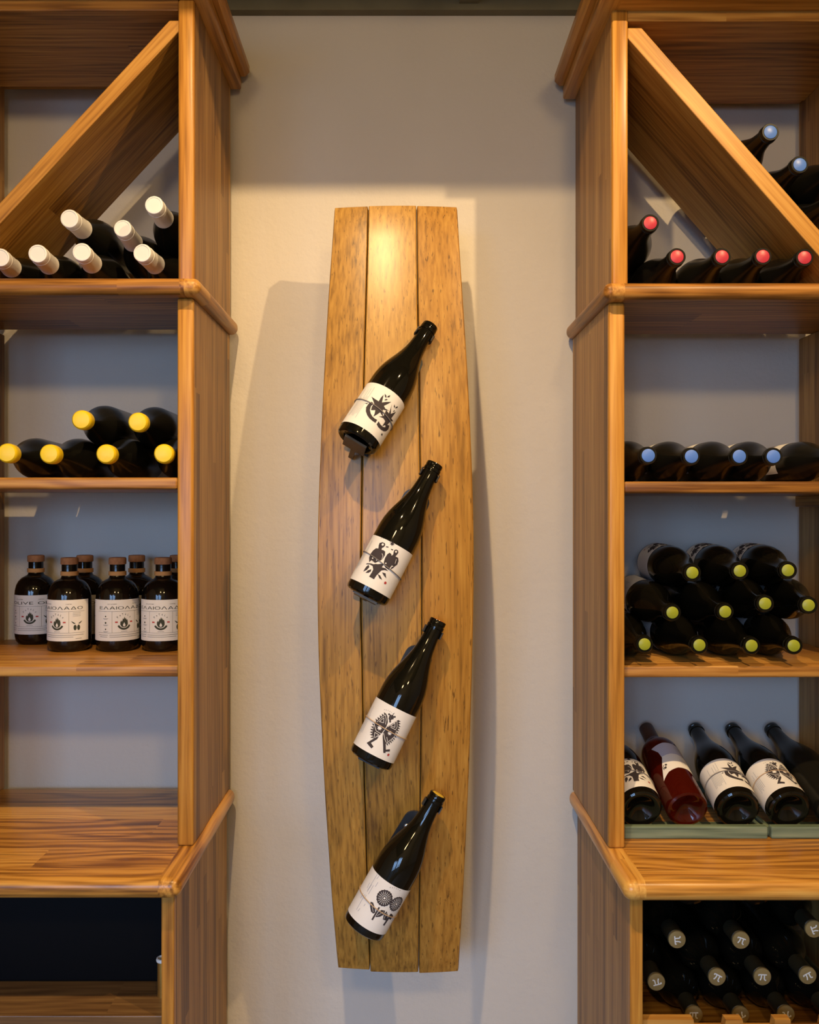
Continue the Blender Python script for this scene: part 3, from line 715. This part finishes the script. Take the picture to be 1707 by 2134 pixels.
# olive oil bottle
RO = .0400; HO = .176
PO = [(0, .004), (.026, .003), (.030, 0), (.0335, .0012), (.0375, .0065), (.0396, .015), (RO, .022), (RO, .098), (.0393, .107), (.0370, .1165), (.0330, .1245), (.0275, .1305), (.0215, .134), (.0170, .1360), (.0150, .1385), (.0143, .143), (.0143, .1628), (0, .1628)]
OGLASS = lathe('bottle_glass', PO, 44, M['oilglass'])
OBAND = lathe('neck_band', [(.0145, .1415), (.0164, .1418), (.0164, .1495), (.0145, .1498)], 30, M['tanband'])
OSTOP = lathe('cork_stopper', [(.0145, .1628), (.0160, .1630), (.0163, .1640), (.0163, .1735), (.0155, .1755), (.013, .176), (0, .176)], 30, M['cork'])
OLAB = patch('label', RO + .0004, [rect(-.088, .062, .0215, .0985)], M['oilpaper'])
def oil_print(word, wd_):
    pr = text(word, .0, .0805, .0078, width=wd_)
    pr += text('ΠΟΤΟ ΔΙΑΤΡΟΦΗΣ', -.022, .0897, .0020) + text('ΕΞΑΙΡΕΤΙΚΟ', .022, .0897, .0020)
    pr += [rect(-.052, .052, .0765, .0769), rect(-.0222, -.0218, .037, .0765), rect(.0218, .0222, .037, .0765), rect(-.052, .052, .0366, .0370)]
    for k, (a, b) in enumerate(((-.050, -.030), (-.027, .050), (-.047, -.031), (-.027, .030), (.034, .046))): pr.append(rect(a, b, .0325 - .0035 * (k // 2), .0331 - .0035 * (k // 2)))
    pr += arctext('PaTáLa', 0, .0560, .0138, .0052, 140, 40)
    fl = [(0, .0465), (-.0045, .0478), (-.0072, .052), (-.0070, .0570), (-.0050, .0600), (-.0048, .0570), (-.0030, .0600), (-.0026, .0640), (-.0010, .0615), (.0006, .0665), (.0022, .0620), (.0034, .0645), (.0040, .0605), (.0058, .0615), (.0070, .0570), (.0070, .052), (.0046, .0478)]
    pr.append(fl)
    A = [math.radians(205 + 130 * k / 12) for k in range(13)]
    pr.append([(.0135 * math.cos(a), .0555 + .0135 * math.sin(a)) for a in A] + [(.0100 * math.cos(a), .0555 + .0100 * math.sin(a)) for a in A[::-1]])
    for k in range(3):
        pr.append(disc(-.0345, .0675 - .012 * k, .0014 + .0004 * (k % 2), 8)); pr.append(rect(-.040, -.029, .0632 - .012 * k, .0636 - .012 * k)); pr.append(rect(-.038, -.031, .0620 - .012 * k, .0624 - .012 * k))
    for sx in (-1, 1):
        pr.append([(.0365 + sx * .0033 + .0029 * math.cos(a), .0465 + .0052 * math.sin(a)) for a in [2 * PI * k / 14 for k in range(14)]])
        pr.append([(.0365 + sx * .002, .0535), (.0365 + sx * .006, .0565), (.0365 + sx * .0105, .0590), (.0365 + sx * .0085, .0560), (.0365 + sx * .0055, .0535)])
    for k in range(3): pr.append(rect(.029, .044, .0735 - .0028 * k, .0739 - .0028 * k))
    pr.append(rect(-.006, .006, .0390, .0395))
    wh = [[(0, .0478), (-.0022, .0495), (-.0021, .0520), (0, .0560), (.0021, .0520), (.0022, .0495)]]
    rd = [rect(-.0165, -.0115, .0555, .0580), rect(.0115, .0165, .0555, .0580)]
    return [('print', patch('print', RO + .0006, pr, M['oilink'])), ('print', patch('print', RO + .0008, wh, M['oilpaper'])), ('print', patch('print', RO + .0006, rd, M['redink']))]
OIL = {w: [('bottle_glass', OGLASS, []), ('neck_band', OBAND, []), ('cork_stopper', OSTOP, []), ('label', OLAB, oil_print(w, wdt))] for w, wdt in (('ΕΛΑΙΟΛΑΔΟ', .096), ('OLIVE OIL', .084))}

CAMP = Vector((0, -DW, H))
def place(parts, base, tip, L, label, cat, group=None, roll=0.0, front=None, name='wine_bottle', fit=True):
    base = Vector(base); tip = Vector(tip); ax = tip - base; ln = ax.length; ax.normalize()
    f = Vector(front) if front else (CAMP - base)
    f = f - ax * f.dot(ax); f.normalize()
    f = Matrix.Rotation(math.radians(roll), 3, ax) @ f
    yax = -f; xax = yax.cross(ax)
    r = empty(name, base, label, cat, group)
    r.rotation_mode = 'QUATERNION'
    r.rotation_quaternion = Matrix((xax, yax, ax)).transposed().to_quaternion()
    if fit: r.scale = (1, 1, ln / L)
    for nm, me, subs in parts:
        p = link(nm, me, None, r)
        for sn, sm in subs: link(sn, sm, None, p)
    return r
def R3(x, d, z): return Vector((x, -d, H + z))

# ------------------------------------------------------------------ the four bottles on the staves, each in its holder
SPEC = [('crown', (742, 922), (897, 679), .321, .242, 'cork', 'highest dark wine bottle on the stave panel, label with jagged star crown'),
        ('birds', (763, 1243), (907, 967), .321, .282, 'cork', 'second highest dark wine bottle on the staves, label with two birds on a tree'),
        ('mask', (771, 1585), (914, 1293), .326, .288, 'orange', 'third bottle down on the staves, white label with a spiky winged face on legs'),
        ('sunflower', (757, 1933), (914, 1655), .298, .282, 'gold', 'lowest dark wine bottle on the stave panel, label printed with sunflowers')]
HOLD = ['topmost dark metal bottle holder screwed to the stave panel', 'dark bottle holder behind the birds-label bottle on the staves', 'dark bottle holder behind the winged-face bottle on the staves', 'lowest dark bottle holder on the staves behind the sunflower bottle']
def rot_box(root, name, o, ax, sx, nx, a0, a1, w, n0, n1, mat, bev=.0008, round_top=False):
    """slab in the frame (ax along, sx across, nx out): along a0..a1, half width w, out n0..n1"""
    bm = bmesh.new(); pts = [(-w, a0), (w, a0)]
    if round_top: pts += [(w * math.cos(PI * k / 10), a1 - w * .8 + w * .8 * math.sin(PI * k / 10)) for k in range(11)]
    else: pts += [(w, a1), (-w, a1)]
    fr = [bm.verts.new(o + sx * p[0] + ax * p[1] + nx * n0) for p in pts]; bk = [bm.verts.new(o + sx * p[0] + ax * p[1] + nx * n1) for p in pts]
    n = len(pts); bm.faces.new(fr); bm.faces.new(bk[::-1])
    for i in range(n): bm.faces.new((fr[i], bk[i], bk[(i + 1) % n], fr[(i + 1) % n]))
    bmesh.ops.recalc_face_normals(bm, faces=bm.faces)
    return link(name, to_mesh(bm, name, None, root.location), mat, root)
for (des, bp, tp, db, dt, cap, lb), hl in zip(SPEC, HOLD):
    b, t = P(bp[0], bp[1], db), P(tp[0], tp[1], dt)
    place(wine(cap, des, True, True), b, t, LW, lb, 'wine bottle', 'bottles held on the stave panel')
    # holder: plate flat on the staves behind the bottle, ledge under the base, ears at the neck
    ax0 = (t - b).normalized()
    def surf(p, lift=0.0):
        z = p.z - H; return Vector((p.x, -(bow(z, p.x) + lift), p.z))
    s0, s1 = surf(b - ax0 * .004), surf(b + ax0 * (LW * .80))
    ax = (s1 - s0).normalized(); nx = Vector((0, -1, 0)); nx = (nx - ax * nx.dot(ax)).normalized(); sx = ax.cross(nx)
    ln = (s1 - s0).length; root = empty('bottle_holder', s0, hl, 'bottle holder', 'bottle holders on the stave panel')
    mid = surf((b + t) / 2)
    lift = max(0.001, (mid - s0).dot(nx) + .0008)
    rot_box(root, 'back_plate', s0, ax, sx, nx, -.006, ln, .025, lift, lift + .0045, M['slate'], round_top=True)
    dist = (b - s0).dot(nx)
    # base ledge: runs out from the plate under the bottle, perpendicular to the bottle axis
    bo = b - ax0 * .0012; out = (Vector((0, -1, 0)) - ax0 * Vector((0, -1, 0)).dot(ax0)).normalized(); sb = ax0.cross(out)
    back = (s0 - b).dot(out) + .003
    if des in ('crown', 'birds'):
        rot_box(root, 'base_ledge', bo, ax0, sb, out, -.0045, -.0005, .0210, {'crown': -.028, 'birds': -.010}[des], {'crown': .016, 'birds': .030}[des], M['slate'])
        rot_box(root, 'ledge_arm', bo, ax0, sb, out, -.0040, -.0008, .0045, back, -.008, M['slate'])
    else:
        rot_box(root, 'base_ledge', bo, ax0, sb, out, -.0045, -.0005, .0200, back, .004, M['slate'])
    # neck clip: strip from the plate with two ears hugging the neck
    nk = b + (t - b) * .915
    for sgn in (-1, 1):
        pts = []
        for k in range(7):
            a = math.radians(-75 + 100 * k / 6); rr = .0166
            pts.append(nk + sgn * sb * rr * math.cos(a) + out * rr * math.sin(a))
        bm = bmesh.new(); W_ = .0065
        def ring(p, q): return [bm.verts.new(p + ax0 * W_ * c0 + (p - q).normalized() * h) for c0, h in ((-1, 0), (1, 0), (1, .0016), (-1, .0016))]
        rs = [ring(p, nk) for p in pts]
        for r0, r1 in zip(rs, rs[1:]):
            for k in range(4): bm.faces.new((r0[k], r0[(k + 1) % 4], r1[(k + 1) % 4], r1[k]))
        bm.faces.new(rs[0]); bm.faces.new(rs[-1][::-1]); bmesh.ops.recalc_face_normals(bm, faces=bm.faces)
        link('neck_ear', to_mesh(bm, 'neck_ear', None, root.location), M['slate'], root)
    stem0 = nk - out * .0168; stem1 = s0 + ax * (ln - .020) + nx * (lift + .002)
    link('neck_arm', (lambda m: (m.transform(Matrix.Translation(-root.location)), m)[1])(tube_mesh('neck_arm', [stem1, (stem0 + stem1) / 2, stem0], .0045, M['slate'], 8)), None, root)
    sc_ = lathe('screw', [(.0052, 0), (.0052, .0012), (.0030, .0028), (0, .0032)], 16, M['steel'])
    sc_.transform(Matrix.Translation(ax * (ln - .036) + nx * (lift + .0045) - sx * .012) @ nx.to_track_quat('Z', 'Y').to_matrix().to_4x4()); link('screw', sc_, None, root)

# ------------------------------------------------------------------ lying bottles
def lying(parts, rows, group, cat='wine bottle', L=LW, front=(0, 0, 1), roll=0):
    """rows: (tip x, tip z, body x, body z, tip depth, label)"""
    for r in rows:
        tx, tz, bx, bz, td, lb = r[:6]
        t = R3(tx, td, tz); dx, dz = tx - bx, tz - bz
        k = math.sqrt(max(1e-4, L * L - dx * dx - dz * dz))
        b = R3(bx, td - k, bz)
        place(parts, b, t, L, lb, cat, group, roll=(r[6] if len(r) > 6 else roll), front=front, fit=False)
mzl = .392; aw = mzl + RW
lying(wine('white', None, False, False, True), [
    (-.4427, .4415, -.4225, aw + .0005, .330, 'lying bottle with white capsule in the bottom row, nearest the post'),
    (-.5446, .4415, -.5640, aw + .0005, .335, 'white-capsuled lying bottle second from the post in the bottom row'),
    (-.6196, .4390, -.6425, aw + .0005, .335, 'white-capsuled lying bottle third from the post in the bottom row'),
    (-.6860, .4340, -.7205, aw + .0005, .330, 'white-capsuled bottle cut off by the left picture edge in the bottom row'),
    (-.4215, .5215, -.4225, aw + .0795, .335, 'uppermost white-capsuled bottle, propped against the post'),
    (-.4890, .4960, -.4920, aw + .0400, .290, 'middle white-capsuled bottle wedged between two upper ones'),
    (-.5690, .5020, -.5700, aw + .0790, .325, 'left one of the upper white-capsuled bottles, under the diagonal board')], 'white-capsuled bottles under the left divider')
sz = .0587; ay = sz + RW + .0005
lying(wine('yellow', None, False, False, True), [
    (-.4050, .0990, -.4230, ay, .338, 'lying bottle with yellow wax cap in the lower row, touching the post'),
    (-.5030, .0985, -.5130, ay, .338, 'yellow-capped lying bottle second from the post in the lower row'),
    (-.5990, .0985, -.6010, ay, .338, 'yellow-capped lying bottle third from the post in the lower row'),
    (-.6710, .1000, -.6850, ay, .338, 'yellow-capped bottle at the left picture edge in the lower row'),
    (-.4500, .1530, -.4680, ay + .0630, .334, 'right one of the two upper yellow-capped bottles'),
    (-.5460, .1570, -.5570, ay + .0640, .334, 'left one of the two upper yellow-capped bottles')], 'yellow-capped bottles on the left shelf')
mzr = .384; ar = mzr + RW + .0005
lying(wine('red', None, False, False, True), [
    (.4680, .4345, .4660, ar, .338, 'lying bottle with red wax seal, first from the post in the row'),
    (.5446, .4345, .5475, ar, .338, 'red-sealed lying bottle second from the post in the row'),
    (.6140, .4350, .6250, ar, .338, 'red-sealed lying bottle third from the post in the row'),
    (.6850, .4330, .7025, ar, .338, 'red-sealed lying bottle farthest from the post, under the divider tip'),
    (.4230, .4925, .4232, ar + .0655, .336, 'single red-sealed bottle lying on top of the row beside the post')], 'red-sealed bottles under the right divider')
bz_ = .052 + RW + .0005
lying(wine('blue', None, True, False, True), [
    (.4190, .0962, .4180, bz_, .338, 'lying bottle with blue wax seal on the middle right shelf, beside the post'),
    (.4925, .0947, .4960, bz_, .338, 'blue-sealed bottle second from the post on the middle right shelf'),
    (.5740, .0947, .5740, bz_, .338, 'blue-sealed bottle third from the post on the middle right shelf'),
    (.6320, .0945, .6520, bz_, .338, 'blue-sealed bottle fourth from the post on the middle right shelf'),
    (.7480, .0945, .7400, bz_, .335, 'lying bottle at the right picture edge of the middle shelf, its neck out of view')], 'blue-sealed bottles on the middle right shelf')
# on top of the right-hand divider
(xa, za), (xb, zb) = right['diag2']; e = Vector((xb - xa, zb - za)).normalized(); nv = Vector((-e.y, e.x))
if nv.y < 0: nv = -nv
def on_div(s, lift=0.0): p = Vector((xa, za)) + e * s + nv * (RW + .001 + lift); return p.x, p.y
def s_of(x, z): return (Vector((x, z)) - Vector((xa, za))).dot(e)
rowsD = []
s1_ = s_of(.627, .6465)
for s_, lf, tx, tz, lb in ((s1_, 0, .627, .6465, 'highest blue-sealed bottle lying on the right diagonal board'), (s1_ + .0775, 0, .677, .591, 'blue-sealed bottle second down on the right diagonal board'),
                           (s1_ + .155, 0, .733, .530, 'bottle third down on the right diagonal board, neck beyond the picture edge'), (s1_ + .1165, .0672, .757, .600, 'bottle stacked on the others above the right diagonal board, at picture edge')):
    x, z = on_div(s_, lf); rowsD.append((tx, tz, x, z, .338, lb))
lying(wine('blue', None, False, False, True), rowsD, 'blue-sealed bottles on the right divider')
gz = -.2655 + RW + .0005; sp_ = .0632
GL = wine('lime', 'birds', True, False, False)
lying(GL, [
    (.4136, -.2255, .4150, gz, .335, 'lime-sealed bottle in the bottom row next to the post', 25), (.5070, -.2270, .5070, gz, .335, 'lime-sealed bottle second from the post in the bottom row', 160), (.5960, -.2280, .5990, gz, .335, 'lime-sealed bottle third from the post in the bottom row', -150), (.6680, -.2280, .6910, gz, .335, 'lime-sealed bottle farthest from the post in the bottom row', 140),
    (.4610, -.1715, .4610, gz + sp_, .335, 'lime-sealed bottle in the second row nearest the post', 120), (.5510, -.1700, .5530, gz + sp_, .335, 'second lime-sealed bottle from the post in the second row', -120), (.6190, -.1560, .6450, gz + sp_, .335, 'third lime-sealed bottle from the post in the second row', 100), (.6930, -.1590, .7360, gz + sp_, .335, 'rightmost lime-sealed bottle in the second row', 170),
    (.4950, -.1035, .5070, gz + 2 * sp_, .335, 'left one of the three topmost lime-sealed bottles', 20), (.5760, -.1005, .5990, gz + 2 * sp_, .335, 'middle one of the three topmost lime-sealed bottles', 35), (.6580, -.0995, .6905, gz + 2 * sp_, .335, 'right one of the three topmost lime-sealed bottles', 40)], 'lime-sealed bottles stacked on the right shelf')
# pi-marked bottles under the right worktop
lying(PI_PARTS, [(x, z, x + dx, z, .342, lb, ro) for x, z, dx, lb, ro in (
    (.4956, -.8535, .004, 'pi-marked bottle lowest in the stack, left of the notched rail', 0), (.5747, -.8545, .000, 'pi-marked bottle in the lowest row, second from left', 205), (.6520, -.8530, .002, 'pi-marked bottle in the lowest row, third from left', 190), (.7290, -.8530, .002, 'pi-marked bottle in the lowest row, cut by the right picture edge', 0),
    (.4320, -.7980, .000, 'leftmost pi-marked bottle in the second row from below', 195), (.5350, -.7895, .000, 'pi-marked bottle second from left in the second row', -28), (.6120, -.7890, .002, 'pi-marked bottle third from left in the second row', -3), (.6890, -.7870, .002, 'pi-marked bottle fourth from left in the second row', 28),
    (.4670, -.7260, .000, 'left pi-marked bottle of the upper row under the worktop', 95), (.5755, -.7270, .000, 'pi-marked bottle of the upper row with the mark tilted to the right', -20), (.6994, -.7080, .006, 'pi-marked bottle of the upper row at the right picture edge', 110))], 'pi-marked bottles under the right worktop', L=LB)
for x, z, lb in ((.5000, -.6450, 'dark bottle with lilac label lying above the left pi-marked bottles'), (.6130, -.6450, 'dark bottle with lilac label lying above the middle pi-marked bottles')):
    place(PIR_PARTS, R3(x, .312, z), R3(x + .003, .312 - LB, z), LB, lb, 'wine bottle', 'lilac-labelled bottles under the right worktop', front=(0, -.3, 1), fit=False)
# notched rail in front of them
rail = empty('notched_bottle_rail', (.6, -.425, H - .893), 'low notched wooden rail in front of the pi-marked bottles', 'bottle rail')
xs0 = [.383, .395, .436, .482, .503, .561, .589, .633, .665, .711, .745, .816]
pts = [(.383, H - .893), (.815, H - .893), (.815, H - .818)]
for c0 in (.729, .652, .5747, .4956):
    pts += [(c0 + .026, H - .818), (c0 + .024, H - .832), (c0 - .024, H - .832), (c0 - .026, H - .818)]
pts += [(.383, H - .818)]
link('rail_board', to_mesh(poly_prism(pts, -.418, -.402), 'rail_board', 'x', rail.location), M['shelf'], rail)

# ------------------------------------------------------------------ slanted bottles in green trays on the right worktop
cz = -.572
def tray(x0, x1, label):
    r = empty('bottle_tray', ((x0 + x1) / 2, -.16, H + cz), label, 'tray', 'green wooden bottle trays')
    board('front_rail', r, x0, x1, .281, .296, cz, cz + .0215, M['green'], 'x', .0025, 2)
    board('back_rail', r, x0, x1, .030, .042, cz, cz + .0215, M['green'], 'x', .002)
    board('side_rail', r, x0, x0 + .008, .042, .281, cz, cz + .0150, M['green'], 'y', .0015)
    board('side_rail', r, x1 - .008, x1, .042, .281, cz, cz + .0150, M['green'], 'y', .0015)
    for dd in (.10, .22): board('slat', r, x0 + .008, x1 - .008, dd, dd + .03, cz, cz + .004, M['green'], 'x', .001)
tray(.3885, .6400, 'green-grey wooden tray holding three slanted bottles beside the post')
tray(.6460, .8155, 'green-grey wooden tray at the right picture edge, partly cut off')
def slanted(parts, bx, tx, L, label, roll, nm='wine_bottle', cat='wine bottle'):
    b = R3(bx, .277, cz + .0445); ang = math.radians(18.6)
    dx = tx - bx; k = math.sqrt(L * L - dx * dx)
    t = b + Vector((dx, k * math.cos(ang), k * math.sin(ang)))
    place(parts, b, t, L, label, cat, 'slanted bottles on the right worktop', roll=roll, front=(0, -.75, 1), fit=False)
slanted(wine('cork', 'birds', True, True), .4235, .4136, LW, 'slanted dark bottle with bird label half hidden by the right post', 6)
slanted(ROSE_PARTS, .5060, .5010, LB, 'slanted rose wine bottle with pale lilac and white label', 4, cat='wine bottle')
slanted(wine('cork', 'crown', True, True), .5960, .6010, LW, 'slanted dark bottle in the tray with star-crown label', 10)
slanted(wine('cork', 'mask', True, True), .6870, .6760, LW, 'slanted dark bottle in the tray with winged-face label', 4)
slanted(wine('cork', None, False, False, True), .7720, .7570, LW, 'slanted black bottle at the right picture edge without visible label', 0)

# ------------------------------------------------------------------ olive oil bottles on the left shelf
oz = -.2625
for px, d, word, roll, lb in ((245, .153, 'ΕΛΑΙΟΛΑΔΟ', 17, 'dark olive oil bottle in front, middle of the three Greek-labelled ones'), (145, .156, 'ΕΛΑΙΟΛΑΔΟ', -33, 'dark olive oil bottle in front, label turned left showing two olives'), (340, .153, 'ΕΛΑΙΟΛΑΔΟ', -6, 'dark olive oil bottle in front, partly hidden by the left post'),
                              (75, .064, 'OLIVE OIL', -17, 'olive oil bottle at back left with English label'), (177, .064, 'OLIVE OIL', -12, 'olive oil bottle at back, between the two left front bottles'), (285, .064, 'ΕΛΑΙΟΛΑΔΟ', -40, 'olive oil bottle at back, between the two right front bottles'), (371, .064, 'ΕΛΑΙΟΛΑΔΟ', -10, 'olive oil bottle at back, almost hidden behind the left post')):
    x = (px - VX) * (DW - d) / FPX
    place(OIL[word], R3(x, d, oz), R3(x, d, oz + HO), HO, lb, 'oil bottle', 'olive oil bottles on the left shelf', roll=roll, name='olive_oil_bottle', fit=False)

# ------------------------------------------------------------------ lower left compartment
bx = empty('black_storage_box', (-.59, -.19, H - .802), 'black storage box deep in the lower left compartment', 'box')
link('box_body', to_mesh(box_bm(-.812, -.386, -.335, -.045, H - .802, H - .63, .006, 3), 'box_body', None, bx.location, 40), M['black'], bx)
link('box_lid', to_mesh(box_bm(-.815, -.3835, -.338, -.040, H - .63, H - .612, .004, 3), 'box_lid', None, bx.location, 40), M['black'], bx)
tb = empty('brass_tube', (-.3975, -.375, H - .802), 'small brass tube with a pale ring standing in the lower left compartment', 'tube')
link('tube_body', lathe('tube_body', [(0, 0.0), (.0085, 0), (.0085, .058), (.0068, .058), (.0068, .012), (0, .012)], 24, M['brass']), None, tb)
link('tube_ring', lathe('tube_ring', [(.0072, .058), (.0098, .0575), (.0104, .060), (.0098, .0625), (.0078, .063), (.0070, .061), (.0072, .058)], 24, M['rim']), None, tb)
sp = empty('shelf_pin', (-.381, -.36, H - .675), 'short metal shelf pin on the side of the lower left compartment', 'shelf pin')
pm = tube_mesh('pin_shaft', [(0, 0, 0), (-.016, 0, 0)], .0022, M['steel']); link('pin_shaft', pm, None, sp)
pc = tube_mesh('pin_collar', [(0, 0, 0), (-.003, 0, 0)], .0040, M['steel'], 12); link('pin_collar', pc, None, sp)
